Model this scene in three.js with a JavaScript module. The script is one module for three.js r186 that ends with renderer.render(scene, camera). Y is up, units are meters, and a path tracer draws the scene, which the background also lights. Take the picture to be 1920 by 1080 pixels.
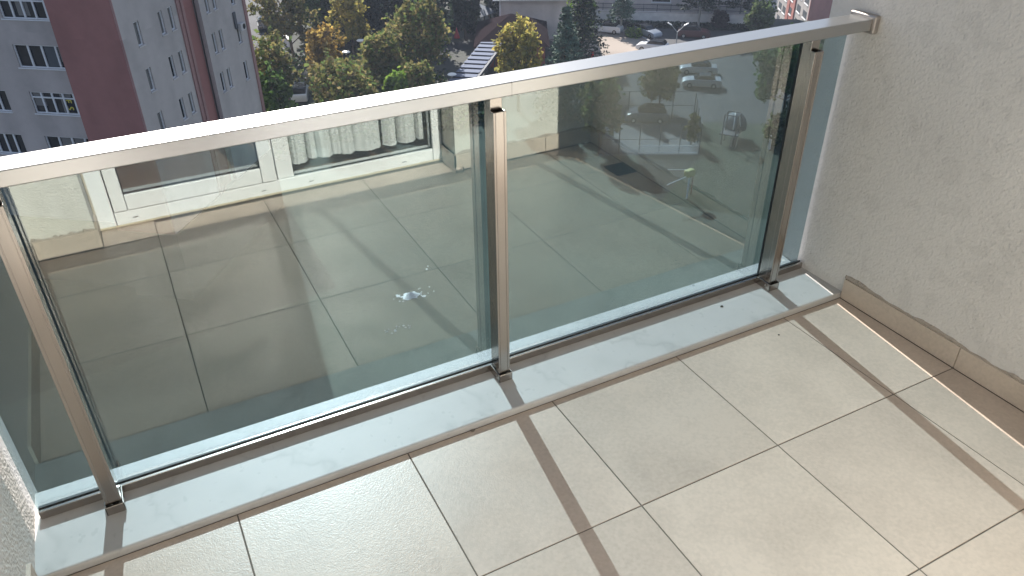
import * as THREE from 'three';
import { RoundedBoxGeometry } from 'three/addons/geometries/RoundedBoxGeometry.js';
import { mergeGeometries, mergeVertices, toCreasedNormals } from 'three/addons/utils/BufferGeometryUtils.js';

// ------------------------------------------------------------------ camera, sky, sun, exposure
const scene = new THREE.Scene();
const camera = new THREE.PerspectiveCamera(40.74, 16 / 9, 0.05, 4000);
camera.position.set(-1.7914, 1.5043, 1.6914);
camera.rotation.order = 'YXZ';
camera.rotation.set(-0.5703, -0.4743, -0.0107);
scene.add(camera);

const SUN = new THREE.Vector3(0.13, 0.685, -1).normalize();
{ // clear autumn sky: blue overhead, paler at the horizon, brighter round the sun
  const W = 512, H = 256, d = new Float32Array(W * H * 4);
  for (let j = 0; j < H; j++) for (let i = 0; i < W; i++) {
    const el = ((j + 0.5) / H - 0.5) * Math.PI, azm = ((i + 0.5) / W) * 2 * Math.PI - Math.PI;
    const x = Math.cos(el) * Math.cos(azm), y = Math.sin(el), z = Math.cos(el) * Math.sin(azm);
    const up = Math.max(y, 0), low = Math.pow(1 - up, 3.2);
    const cs = x * SUN.x + y * SUN.y + z * SUN.z, ang = Math.acos(Math.min(1, Math.max(-1, cs)));
    const glow = 0.40 * Math.exp(-ang * 4.2) + 0.06 * Math.exp(-ang * 1.3);
    const k = (j * W + i) * 4;
    d[k] = 0.078 + 0.150 * low + glow; d[k + 1] = 0.118 + 0.160 * low + glow * 0.98; d[k + 2] = 0.195 + 0.150 * low + glow * 0.90; d[k + 3] = 1;
  }
  const t = new THREE.DataTexture(d, W, H, THREE.RGBAFormat, THREE.FloatType);
  t.mapping = THREE.EquirectangularReflectionMapping; t.magFilter = t.minFilter = THREE.LinearFilter; t.needsUpdate = true;
  scene.background = t; scene.environment = t;
}
const sun = new THREE.DirectionalLight(new THREE.Color().setRGB(1.0, 0.95, 0.89), 4.6);
sun.position.copy(SUN).multiplyScalar(200); sun.castShadow = true; sun.shadow.radius = 0.5;
Object.assign(sun.shadow.camera, { left: -150, right: 150, top: 150, bottom: -150, near: 1, far: 600 });
sun.shadow.mapSize.set(4096, 4096);
scene.add(sun, sun.target);

const renderer = new THREE.WebGLRenderer({ antialias: true });
renderer.setSize(1024, 576);
renderer.shadowMap.enabled = true;
renderer.toneMapping = THREE.LinearToneMapping;
renderer.toneMappingExposure = 2.7;

// ------------------------------------------------------------------ helpers
let seed = 20231;
const rnd = () => { seed = (seed * 1664525 + 1013904223) >>> 0; return seed / 4294967296; };
const rr = (a, b) => a + (b - a) * rnd();
const taken = {};
const numbered = (n) => { const k = taken[n] = (taken[n] ?? -1) + 1; return k ? `${n}_${String(k).padStart(3, '0')}` : n; };
function tag(o, label, category, group, kind) {
  if (label) o.userData.label = label;
  if (category) o.userData.category = category;
  if (group) o.userData.group = group;
  if (kind) o.userData.kind = kind;
  return o;
}
function thing(name, label, category, [x, y, z] = [0, 0, 0], turn = 0, group) {
  const o = new THREE.Group(); o.name = numbered(name); scene.add(o);
  o.position.set(x, y, z); o.rotation.y = turn;
  return tag(o, label, category, group);
}
function mesh(name, geo, mat, parent = scene) {
  const g = Array.isArray(geo) ? mergeGeometries(geo.map((q) => (q.index ? q.toNonIndexed() : q))) : geo;
  const m = new THREE.Mesh(g, mat); m.name = parent === scene ? numbered(name) : name;
  m.castShadow = m.receiveShadow = true; parent.add(m); return m;
}
const struct = (name, geo, mat, label) => tag(mesh(name, geo, mat), label, null, null, 'structure');
function planar(g) { // uv in metres, by the face's main direction
  const q = g.index ? g.toNonIndexed() : g, p = q.attributes.position, n = q.attributes.normal, uv = new Float32Array(p.count * 2);
  for (let i = 0; i < p.count; i++) {
    const ax = Math.abs(n.getX(i)), ay = Math.abs(n.getY(i)), az = Math.abs(n.getZ(i));
    if (ay >= ax && ay >= az) { uv[2 * i] = p.getX(i); uv[2 * i + 1] = p.getZ(i); }
    else if (ax >= az) { uv[2 * i] = p.getZ(i); uv[2 * i + 1] = p.getY(i); }
    else { uv[2 * i] = p.getX(i); uv[2 * i + 1] = p.getY(i); }
  }
  q.setAttribute('uv', new THREE.BufferAttribute(uv, 2)); return q;
}
const box = (x0, x1, y0, y1, z0, z1) => planar(new THREE.BoxGeometry(x1 - x0, y1 - y0, z1 - z0).translate((x0 + x1) / 2, (y0 + y1) / 2, (z0 + z1) / 2));
const rbox = (x0, x1, y0, y1, z0, z1, r = 0.002, s = 1) => planar(new RoundedBoxGeometry(x1 - x0, y1 - y0, z1 - z0, s, r).translate((x0 + x1) / 2, (y0 + y1) / 2, (z0 + z1) / 2));
function tube(a, b, r0, r1 = r0, seg = 8) {
  const A = new THREE.Vector3(...a), B = new THREE.Vector3(...b), L = A.distanceTo(B);
  const g = new THREE.CylinderGeometry(r1, r0, L, seg).translate(0, L / 2, 0);
  g.applyQuaternion(new THREE.Quaternion().setFromUnitVectors(new THREE.Vector3(0, 1, 0), B.clone().sub(A).normalize()));
  return g.translate(...a);
}
// ---- noise textures
function hash(x, y, s) { let h = (x * 374761393 + y * 668265263 + s * 2147483647) | 0; h = Math.imul(h ^ (h >>> 13), 1274126177); return ((h ^ (h >>> 16)) >>> 0) / 4294967296; }
function vnoise(x, y, p, s) {
  const xi = Math.floor(x), yi = Math.floor(y), fx = x - xi, fy = y - yi, u = fx * fx * (3 - 2 * fx), v = fy * fy * (3 - 2 * fy);
  const m = (a) => ((a % p) + p) % p, a = hash(m(xi), m(yi), s), b = hash(m(xi + 1), m(yi), s), c = hash(m(xi), m(yi + 1), s), e = hash(m(xi + 1), m(yi + 1), s);
  return a + (b - a) * u + (c - a) * v + (a - b - c + e) * u * v;
}
function fbm(u, v, p, oct, s) { let t = 0, a = 0.5, n = 0; for (let o = 0; o < oct; o++) { t += a * vnoise(u * p, v * p, p, s + o * 17); n += a; a *= 0.5; p *= 2; } return t / n; }
function tex(size, fn, srgb = true, metres = 1) {
  const d = new Uint8Array(size * size * 4);
  for (let j = 0; j < size; j++) for (let i = 0; i < size; i++) {
    const c = fn((i + 0.5) / size, (j + 0.5) / size, i, j), k = (j * size + i) * 4;
    for (let q = 0; q < 3; q++) d[k + q] = Math.max(0, Math.min(255, Math.round((Array.isArray(c) ? c[q] : c) * 255)));
    d[k + 3] = 255;
  }
  const t = new THREE.DataTexture(d, size, size); t.wrapS = t.wrapT = THREE.RepeatWrapping; t.magFilter = t.minFilter = THREE.LinearFilter;
  t.repeat.set(1 / metres, 1 / metres); if (srgb) t.colorSpace = THREE.SRGBColorSpace; t.needsUpdate = true; return t;
}
const toS = (c) => (c <= 0.0031308 ? c * 12.92 : 1.055 * Math.pow(c, 1 / 2.4) - 0.055);
const lin = (r, g, b) => new THREE.Color().setRGB(r, g, b);
const std = (r, g, b, rough = 0.8, more = {}) => new THREE.MeshStandardMaterial({ color: lin(r, g, b), roughness: rough, ...more });
// colour map that multiplies the material's colour: k = 1 leaves it
const mulTex = (size, metres, fn) => tex(size, (u, v) => { const k = fn(u, v); return Array.isArray(k) ? k.map(toS) : toS(k); }, true, metres);

const roughcast = tex(1024, (u, v) => { const a = fbm(u, v, 110, 2, 3), b = fbm(u, v, 48, 2, 9); return Math.max(0, Math.min(1, (a - 0.3) * 1.5 * 0.8 + b * 0.2)); }, false, 0.7);
const plasterTone = mulTex(512, 1.7, (u, v) => 0.84 + 0.19 * fbm(u, v, 4, 6, 21) - 0.05 * (fbm(u, v, 40, 2, 5) > 0.66 ? 1 : 0));
const tileTone = mulTex(1024, 1.31, (u, v) => { const a = fbm(u, v, 7, 5, 31), s = fbm(u, v, 180, 2, 77); return (0.76 + 0.32 * a) * (0.91 + 0.18 * s); });
const tileBump = tex(512, (u, v) => fbm(u, v, 150, 2, 7), false, 0.4);
const tileRough = tex(512, (u, v) => 0.58 + 0.25 * (fbm(u, v, 6, 4, 12) - 0.3), false, 0.83);
const marbleTone = mulTex(1024, 1.1, (u, v) => {
  const w = fbm(u, v, 4, 5, 51), q = fbm(u + 0.13 * w, v + 0.2 * w, 5, 5, 88), vein = Math.pow(1 - Math.min(1, Math.abs(q - 0.5) * 9), 3), sp = fbm(u, v, 60, 2, 14) > 0.80 ? 0.08 : 0;
  const k = 0.82 + 0.24 * w - 0.20 * vein * fbm(u, v, 6, 2, 4) - sp - 0.10 * Math.max(0, fbm(u, v, 16, 4, 63) - 0.5); return [k * 0.99, k, k * 1.015];
});
const groutTone = mulTex(512, 0.9, (u, v) => 0.55 + 0.9 * fbm(u, v, 14, 5, 91));
const brushed = tex(512, (u, v) => 0.5 + 0.28 * (vnoise(u * 6, v * 256, 256, 4) - 0.5) + 0.2 * (fbm(u, v, 12, 3, 6) - 0.5), false, 0.35);
const groundTone = mulTex(1024, 23, (u, v) => { const a = fbm(u, v, 6, 6, 15), b = fbm(u, v, 90, 2, 44); return [0.55 + 0.75 * a + 0.25 * (b - 0.5), 0.6 + 0.7 * a + 0.25 * (b - 0.5), 0.6 + 0.6 * a]; });
const asphaltTone = mulTex(1024, 17, (u, v) => 0.6 + 0.62 * fbm(u, v, 5, 6, 19) + 0.2 * (fbm(u, v, 120, 2, 8) - 0.5));
const stainTone = mulTex(1024, 9, (u, v) => 0.76 + 0.38 * fbm(u, v * 0.25, 8, 5, 71) - 0.10 * fbm(u, v, 30, 3, 2));
const roofTone = mulTex(256, 4, (u, v) => (0.75 + 0.4 * fbm(u, v, 8, 4, 11)) * ((v * 12) % 1 < 0.16 ? 0.6 : 1));
const woodTone = mulTex(512, 1.2, (u, v) => 0.55 + 0.6 * fbm(u, v * 0.12, 26, 4, 61));

const dustMap = tex(1024, (u, v) => { const a = fbm(u, v, 5, 6, 301), s = fbm(u, v * 0.15, 46, 3, 77), p = fbm(u, v, 200, 2, 9) > 0.80 ? 0.12 : 0; return 0.004 + 0.06 * Math.max(0, a - 0.46) + 0.03 * Math.max(0, s - 0.54) + p * Math.max(0, a - 0.46); }, false, 1.37);
const M = {
  cream: std(0.63, 0.608, 0.575, 0.92, { map: plasterTone, bumpMap: roughcast, bumpScale: 0.0017 }),
  creamBack: std(0.66, 0.64, 0.575, 0.92, { map: plasterTone, bumpMap: roughcast, bumpScale: 0.002 }),
  tile: new THREE.MeshPhysicalMaterial({ color: lin(0.535, 0.435, 0.36), roughness: 0.56, ior: 1.5, roughnessMap: tileRough, map: tileTone, bumpMap: tileBump, bumpScale: 0.00025 }),
  tileB: new THREE.MeshPhysicalMaterial({ color: lin(0.495, 0.405, 0.335), roughness: 0.56, ior: 1.5, roughnessMap: tileRough, map: tileTone, bumpMap: tileBump, bumpScale: 0.00025 }),
  tileC: new THREE.MeshPhysicalMaterial({ color: lin(0.55, 0.45, 0.372), roughness: 0.56, ior: 1.5, roughnessMap: tileRough, map: tileTone, bumpMap: tileBump, bumpScale: 0.00025 }),
  skirt: std(0.53, 0.45, 0.37, 0.6, { map: tileTone, bumpMap: tileBump, bumpScale: 0.0002 }),
  grout: std(0.15, 0.13, 0.11, 0.95, { map: groutTone }),
  mortar: std(0.38, 0.33, 0.28, 0.98, { bumpMap: roughcast, bumpScale: 0.004 }),
  marble: new THREE.MeshPhysicalMaterial({ color: lin(0.47, 0.45, 0.43), roughness: 0.5, map: marbleTone }),
  slab: std(0.78, 0.77, 0.75, 0.9),
  steel: std(0.44, 0.405, 0.375, 0.22, { metalness: 1, bumpMap: brushed, bumpScale: 0.00004 }),
  steelRail: std(0.52, 0.515, 0.51, 0.32, { metalness: 1, bumpMap: brushed, bumpScale: 0.00005 }),
  bracket: std(0.42, 0.385, 0.355, 0.55, { metalness: 0.85 }),
  dark: std(0.012, 0.012, 0.013, 0.6),
  dust: new THREE.MeshPhysicalMaterial({ color: lin(0.80, 0.80, 0.76), roughness: 1, transmission: 0.6, thickness: 0, transparent: true, opacity: 1, alphaMap: dustMap, side: THREE.DoubleSide, specularIntensity: 0 }),
  rubber: std(0.02, 0.022, 0.024, 0.55),
  tint: new THREE.MeshPhysicalMaterial({ color: lin(0.345, 0.455, 0.54), roughness: 0.0, transmission: 1, thickness: 0, ior: 2.95 }),
  tintFace: new THREE.MeshPhysicalMaterial({ color: lin(0.925, 0.965, 0.93), roughness: 0.0, transmission: 1, thickness: 0, ior: 1.25 }),
  pane: new THREE.MeshPhysicalMaterial({ color: lin(0.95, 0.97, 0.97), roughness: 0.15, transmission: 1, thickness: 0, ior: 2.5 }),
  pvc: new THREE.MeshPhysicalMaterial({ color: lin(0.80, 0.81, 0.82), roughness: 0.32 }),
  sealant: std(0.50, 0.43, 0.31, 0.7),
  splat: std(0.85, 0.85, 0.84, 0.9, { transparent: true, opacity: 0.28 }),
  curtain: new THREE.MeshPhysicalMaterial({ color: lin(0.88, 0.88, 0.87), roughness: 1, transmission: 0.15, thickness: 0, side: THREE.DoubleSide }),
  wood: std(0.27, 0.15, 0.085, 0.45, { map: woodTone }), woodB: std(0.23, 0.125, 0.07, 0.45, { map: woodTone }),
  roomWall: std(0.5, 0.47, 0.42, 0.9), castIron: std(0.05, 0.05, 0.05, 0.6, { metalness: 0.4 }),
  soil: std(0.05, 0.052, 0.045, 0.98, { map: groundTone }),
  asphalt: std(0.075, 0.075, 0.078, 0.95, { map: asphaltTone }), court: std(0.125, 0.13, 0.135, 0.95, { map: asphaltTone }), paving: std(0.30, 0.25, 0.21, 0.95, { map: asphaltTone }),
  pavement: std(0.24, 0.24, 0.25, 0.95, { map: asphaltTone }), yard: std(0.085, 0.102, 0.076, 0.95, { map: asphaltTone }), pathDark: std(0.035, 0.036, 0.04, 0.95, { map: asphaltTone }), grass: std(0.05, 0.062, 0.042, 1, { map: groundTone }),
  towerGrey: std(0.52, 0.46, 0.43, 0.9, { map: stainTone }), plinth: std(0.085, 0.09, 0.085, 0.9, { map: stainTone }), towerMaroon: std(0.37, 0.17, 0.15, 0.88, { map: stainTone }), towerPink: std(0.40, 0.23, 0.21, 0.88, { map: stainTone }),
  frameWhite: std(0.72, 0.72, 0.73, 0.5), glassDark: new THREE.MeshPhysicalMaterial({ color: lin(0.03, 0.032, 0.036), roughness: 0.06 }),
  netting: std(0.11, 0.12, 0.13, 0.9, { map: stainTone }), blind: std(0.20, 0.19, 0.18, 0.9), pale: std(0.62, 0.57, 0.55, 0.9, { map: stainTone }), whiteWall: std(0.82, 0.79, 0.76, 0.9, { map: stainTone }),
  roofRed: new THREE.MeshPhysicalMaterial({ color: lin(0.013, 0.006, 0.008), roughness: 1, specularIntensity: 0.05, map: roofTone }), farWall: std(0.30, 0.275, 0.26, 0.9, { map: stainTone }), brickRed: std(0.30, 0.10, 0.075, 0.9, { map: stainTone }),
  canopy: new THREE.MeshPhysicalMaterial({ color: lin(0.13, 0.15, 0.205), roughness: 0.8, specularIntensity: 0.15 }), darkBlue: std(0.05, 0.056, 0.07, 0.7), slate: std(0.12, 0.14, 0.17, 0.7, { map: roofTone }),
  pole: std(0.10, 0.10, 0.11, 0.6), galv: std(0.42, 0.42, 0.42, 0.5, { metalness: 0.5 }), lampWhite: std(0.82, 0.82, 0.8, 0.5),
  barkA: std(0.10, 0.075, 0.055, 0.95), barkPale: std(0.38, 0.36, 0.33, 0.95), tyre: std(0.018, 0.018, 0.018, 0.85), rim: std(0.45, 0.45, 0.46, 0.35, { metalness: 0.9 }),
  carGlass: new THREE.MeshPhysicalMaterial({ color: lin(0.015, 0.017, 0.02), roughness: 0.04 }), headlamp: new THREE.MeshPhysicalMaterial({ color: lin(0.7, 0.7, 0.7), roughness: 0.1 }), tailLamp: std(0.28, 0.012, 0.012, 0.3),
  red: std(0.5, 0.03, 0.04, 0.7), yellow: std(0.42, 0.42, 0.16, 0.6), lotLine: std(0.5, 0.5, 0.48, 0.9),
};
M.cream.side = THREE.FrontSide;

// ------------------------------------------------------------------ the balcony
const G = -28.5; // level of the ground far below; the balcony floor is y = 0
const XL = -2.24, XR = 0.27, ZW = 1.43; // left wall, right wall, wall with the door (behind the viewer)
const T = 0.45;
{
  const w = struct('balcony_wall_right', box(XR, XR + 0.22, -0.4, 2.5, -0.097, 1.65), M.cream, 'cream roughcast balcony wall at the right end of the railing');
  for (const [z0, z1] of [[0.2045, 0.649], [0.651, 1.099], [1.101, ZW - 0.002]]) mesh('skirting_tile', rbox(XR - 0.009, XR + 0.002, 0.001, 0.078 + rr(-0.001, 0.001), z0, z1, 0.0015), M.skirt, w);
  // lumpy line of mortar above the skirting
  const mort = (ax, along0, along1, at, dir) => {
    const n = 220, h = 6, pos = [], idx = [];
    for (let i = 0; i <= n; i++) for (let j = 0; j <= h; j++) {
      const t = along0 + (along1 - along0) * i / n, lump = Math.max(0, fbm(i / n, 0.3, 18, 4, ax === 'x' ? 5 : 9) - 0.22), ph = j / h * Math.PI, o = 0.0065 * Math.sin(ph) * (0.15 + 1.4 * lump) * (0.6 + 0.8 * fbm(i / n, j / 9, 60, 2, 8)) - 0.0002, y = 0.074 + 0.036 * (0.12 + lump) * (j / h);
      pos.push(...(ax === 'x' ? [at + dir * o, y, t] : [t, y, at + dir * o]));
    }
    for (let i = 0; i < n; i++) for (let j = 0; j < h; j++) { const a = i * (h + 1) + j, b = a + h + 1; idx.push(a, b, a + 1, a + 1, b, b + 1); }
    const g = new THREE.BufferGeometry(); g.setAttribute('position', new THREE.Float32BufferAttribute(pos, 3)); g.setIndex(idx); g.computeVertexNormals(); return planar(g);
  };
  const md = M.mortar.clone(); md.side = THREE.DoubleSide;
  mesh('mortar_line', mort('x', 0.2, ZW, XR - 0.0005, -1), md, w);
  const wl = struct('balcony_wall_left', box(XL - 0.22, XL, -0.4, 2.5, -0.11, 1.65), M.cream, 'cream roughcast balcony wall at the left end of the railing');
  for (const [z0, z1] of [[0.2045, 0.649], [0.651, 1.099], [1.101, ZW - 0.002]]) mesh('skirting_tile', rbox(XL - 0.002, XL + 0.009, 0.001, 0.078, z0, z1, 0.0015), M.skirt, wl);
  const wb = struct('balcony_wall_back', [box(XL, -2.012, 0, 2.5, ZW, 1.65), box(-0.478, XR, 0, 2.5, ZW, 1.65), box(-2.012, -0.478, 2.16, 2.5, ZW, 1.65)], M.creamBack, 'cream roughcast wall round the balcony door, seen mirrored in the glass');
  for (const [x0, x1] of [[XL + 0.01, -2.012], [-0.478, -0.25], [-0.248, 0.0], [0.002, XR - 0.01]]) mesh('skirting_tile', rbox(x0, x1, 0.001, 0.079 + rr(-0.001, 0.001), ZW - 0.009, ZW + 0.002, 0.0015), M.skirt, wb);
  mesh('skirting_tile', rbox(-0.48, -0.469 - 0.02, 0.001, 0.079, ZW - 0.006, 1.574, 0.0015), M.skirt, wb);
  mesh('skirting_tile', rbox(-2.014, -2.003, 0.001, 0.079, ZW - 0.006, 1.574, 0.0015), M.skirt, wb);
  mesh('mortar_line', [mort('z', -0.478, XR, ZW - 0.0005, -1), mort('z', XL, -2.012, ZW - 0.0005, -1)], md, wb);
  struct('balcony_ceiling', box(XL - 0.22, XR + 0.22, 2.502, 2.68, -0.12, 1.65), M.slab, 'concrete slab above the balcony');
  struct('balcony_slab', box(XL, XR, -0.2, -0.012, -0.085, 1.65), M.slab, 'concrete slab under the balcony tiles');
}
{ // floor: bed of grout with every tile a part
  const f = struct('balcony_floor', box(XL, XR, -0.0115, -0.0016, 0.2, 1.64), M.grout, 'beige matt tiled balcony floor');
  const xs = [XL + 0.001, -4 * T, -3 * T, -2 * T, -T, 0, XR - 0.009], zs = [0.204, 0.65, 1.10, ZW - 0.009], g = 0.0017, mats = [M.tile, M.tileB, M.tileC];
  for (let i = 0; i < 6; i++) for (let j = 0; j < 3; j++) {
    let z1 = zs[j + 1] - g; const rec = j === 2 && i >= 1 && i <= 3; if (rec) z1 = 1.55 - g;
    const geo = rbox(xs[i] + g, xs[i + 1] - g, -0.0115, rr(-0.0003, 0.0003), zs[j] + g, z1, 0.0009);
    const uv = geo.attributes.uv, du = rnd(), dv = rnd(); for (let k = 0; k < uv.count; k++) uv.setXY(k, uv.getX(k) + du, uv.getY(k) + dv);
    mesh('floor_tile', geo, mats[Math.floor(rnd() * 3)], f);
  }
  for (const [x0, x1] of [[-2.003, -4 * T], [-T, -0.489]]) mesh('floor_tile', rbox(x0 + g, x1 - g, -0.0115, 0, ZW - 0.006, 1.574, 0.0009), M.tile, f);
}
{ // marble sill under the railing, its inner edge rounded
  const s = new THREE.Shape(); s.moveTo(-0.087, -0.012); s.lineTo(0.2, -0.012); s.lineTo(0.2025, 0.001); s.lineTo(0.2025, 0.012); s.quadraticCurveTo(0.2025, 0.02, 0.195, 0.02); s.lineTo(-0.083, 0.02); s.quadraticCurveTo(-0.087, 0.02, -0.087, 0.016); s.closePath();
  const g = new THREE.ExtrudeGeometry(s, { depth: XR - XL, bevelEnabled: false, curveSegments: 5 }); g.rotateY(-Math.PI / 2); g.translate(XR, 0, 0);
  const m = struct('marble_sill', planar(g), M.marble, 'white grey-veined marble sill under the glass railing');
}

// ------------------------------------------------------------------ glass railing
{
  const r = thing('glass_railing', 'glass balcony railing with brushed metal handrail, three posts and tinted reflective panes', 'railing');
  const hr = mesh('handrail', rbox(XL + 0.014, XR - 0.022, 0.889, 0.923, 0.006, 0.083, 0.003, 2), M.steelRail, r);
  mesh('wall_flange', rbox(XR - 0.022, XR + 0.001, 0.879, 0.933, -0.004, 0.094, 0.006, 3), M.bracket, hr);
  mesh('wall_flange', rbox(XL - 0.001, XL + 0.014, 0.881, 0.930, -0.002, 0.091, 0.004, 2), M.steel, hr);
  mesh('joint_line', rbox(-0.9605, -0.960, 0.8885, 0.9234, 0.0055, 0.0835, 0.0002), M.dark, hr);
  const ch = mesh('base_channel', [rbox(XL + 0.014, XR - 0.008, 0.0205, 0.044, 0.005, 0.0175, 0.0015), rbox(XL + 0.014, XR - 0.008, 0.0205, 0.036, -0.0175, -0.005, 0.0015)], M.steel, r);
  mesh('gasket', box(XL + 0.015, XR - 0.009, 0.0205, 0.0445, -0.0049, -0.0006), M.rubber, ch);
  mesh('gasket', box(XL + 0.015, XR - 0.009, 0.0205, 0.0475, 0.0006, 0.0049), M.rubber, ch);
  const px = [-2.06, -0.988, 0.066], edges = [-2.229, ...px, 0.2515];
  for (let i = 0; i < 4; i++) {
    const x0 = edges[i] + (i ? 0.002 : 0), x1 = edges[i + 1] - (i < 3 ? 0.002 : 0);
    const p = mesh('glass_pane', new THREE.PlaneGeometry(x1 - x0, 0.866).translate((x0 + x1) / 2, 0.025 + 0.433, 0), M.tint, r);
    mesh('inner_face', new THREE.PlaneGeometry(x1 - x0, 0.866).translate((x0 + x1) / 2, 0.025 + 0.433, 0.0003), M.tintFace, p);
    mesh('dust_film', planar(new THREE.PlaneGeometry(x1 - x0 - 0.004, 0.84).translate((x0 + x1) / 2, 0.046 + 0.42, 0.0006)), M.dust, p);
    if (i === 1 || i === 2) {
      const flakes = [];
      const flake = (cx, cy, rx, ry, n = 13) => { const q = new THREE.Shape(); for (let k = 0; k <= n; k++) { const a = k / n * 6.283, w = 0.62 + 0.55 * rnd(); q[k ? 'lineTo' : 'moveTo'](cx + rx * w * Math.cos(a), cy + ry * w * Math.sin(a)); } flakes.push(new THREE.ExtrudeGeometry(q, { depth: 0.0008, bevelEnabled: false }).translate(0, 0, 0.0009)); };
      for (let k = 0; k < 22; k++) flake((i === 1 ? -1.1 : -0.90) + rr(-0.06, 0.14), 0.085 + rr(-0.03, 0.06), rr(0.0005, 0.0017), rr(0.0005, 0.0014), 6);
      mesh('dirt_specks', flakes, M.splat, p).userData.kind = 'stuff';
    }
  }
  for (const x of px) {
    const p = mesh('post', [rbox(x - 0.0165, x + 0.0165, 0.044, 0.8888, 0.0176, 0.052, 0.0015)], M.steel, r); // inner tube
    mesh('gasket', box(x - 0.0045, x + 0.0045, 0.0445, 0.8885, -0.003, 0.0174), M.rubber, p);
    for (const [q, y, z] of [[-1, 0.877, 0.030], [1, 0.877, 0.030], [-1, 0.036, 0.060], [1, 0.036, 0.060]]) { const o = y < 0.1 ? 0.0216 : 0.0166; mesh('rivet', new THREE.SphereGeometry(0.0032, 10, 6).scale(0.4, 1, 1).translate(x + q * o, y, z), M.steelRail, p); }
    mesh('post_cover', [rbox(x - 0.0175, x + 0.0175, 0.036, 0.850, 0.068, 0.072, 0.001), rbox(x - 0.0180, x - 0.0150, 0.036, 0.850, 0.0522, 0.0722, 0.001), rbox(x + 0.0150, x + 0.0180, 0.036, 0.850, 0.0522, 0.0722, 0.001),
      rbox(x - 0.0125, x - 0.0105, 0.036, 0.8495, 0.0721, 0.0735, 0.0006), rbox(x + 0.0105, x + 0.0125, 0.036, 0.8495, 0.0721, 0.0735, 0.0006)], M.steel, p);
    mesh('post_shoe', [rbox(x - 0.0215, x - 0.0185, 0.0205, 0.048, 0.0178, 0.0815, 0.001), rbox(x + 0.0185, x + 0.0215, 0.0205, 0.048, 0.0178, 0.0815, 0.001), rbox(x - 0.0215, x + 0.0215, 0.0205, 0.0462, 0.0785, 0.0815, 0.001), box(x - 0.0184, x + 0.0184, 0.0205, 0.0255, 0.018, 0.0784)], M.steel, p);
  }
}

// ------------------------------------------------------------------ door behind the viewer (mirrored in the glass) and its room
{
  const d = thing('balcony_door', 'white plastic balcony door and window frame mirrored in the railing glass', 'door');
  const z0 = 1.575, z1 = 1.64, F = (x0, x1, y0, y1, a = z0, b = z1) => rbox(x0, x1, y0, y1, a, b, 0.004, 2);
  mesh('frame', [F(-2.005, -1.94, 0.003, 2.15), F(-0.531, -0.483, 0.003, 2.15), F(-1.938, -0.533, 0.003, 0.066), F(-1.938, -0.533, 2.09, 2.15), F(-1.268, -1.197, 0.068, 2.088), F(-1.938, -1.27, 1.02, 1.09)], M.pvc, d);
  for (const [x, y] of [[-1.863, 0.032], [-1.336, 0.030], [-1.125, 0.030], [-0.68, 0.030]]) mesh('drain_slot', rbox(x - 0.011, x + 0.011, y - 0.002, y + 0.002, z0 - 0.0012, z0 + 0.001, 0.0008), M.dark, d);
  const s = mesh('sash', [F(-1.935, -1.885, 0.072, 1.015, 1.562, 1.63), F(-1.336, -1.274, 0.072, 1.015, 1.562, 1.63), F(-1.883, -1.338, 0.072, 0.14, 1.562, 1.63), F(-1.883, -1.338, 0.95, 1.015, 1.562, 1.63)], M.pvc, d);
  mesh('glass', new THREE.PlaneGeometry(0.549, 0.81).translate(-1.6105, 0.545, 1.585), M.pane, s);
  mesh('gasket', [box(-1.8848, -1.3362, 0.1402, 0.1440, 1.572, 1.584), box(-1.8848, -1.8810, 0.1441, 0.9498, 1.572, 1.584), box(-1.3400, -1.3362, 0.1441, 0.9498, 1.572, 1.584)], M.rubber, s);
  const fx = mesh('fixed_glass', new THREE.PlaneGeometry(0.666, 2.022).translate(-0.864, 1.077, 1.60), M.pane, d);
  mesh('gasket', [box(-1.1968, -0.5312, 0.0662, 0.0700, 1.588, 1.599), box(-1.1968, -1.1932, 0.0701, 2.08, 1.588, 1.599), box(-0.5348, -0.5312, 0.0701, 2.08, 1.588, 1.599)], M.rubber, fx);
  // bead of old yellowed sealant along the foot of the frame
  const pts = []; for (let i = 0; i <= 60; i++) pts.push(new THREE.Vector3(-2.003 + 1.518 * i / 60, 0.004 + 0.003 * fbm(i / 60, 0.5, 16, 2, 3), 1.5745));
  const side = []; for (let i = 0; i <= 30; i++) side.push(new THREE.Vector3(-2.006, 0.01 + 0.5 * i / 30, 1.5735 + 0.003 * fbm(i / 30, 0.2, 12, 2, 8)));
  mesh('sealant_bead', [new THREE.TubeGeometry(new THREE.CatmullRomCurve3(pts), 120, 0.0055, 6), new THREE.TubeGeometry(new THREE.CatmullRomCurve3(side), 60, 0.0045, 6)], M.sealant, d);
}
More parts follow.
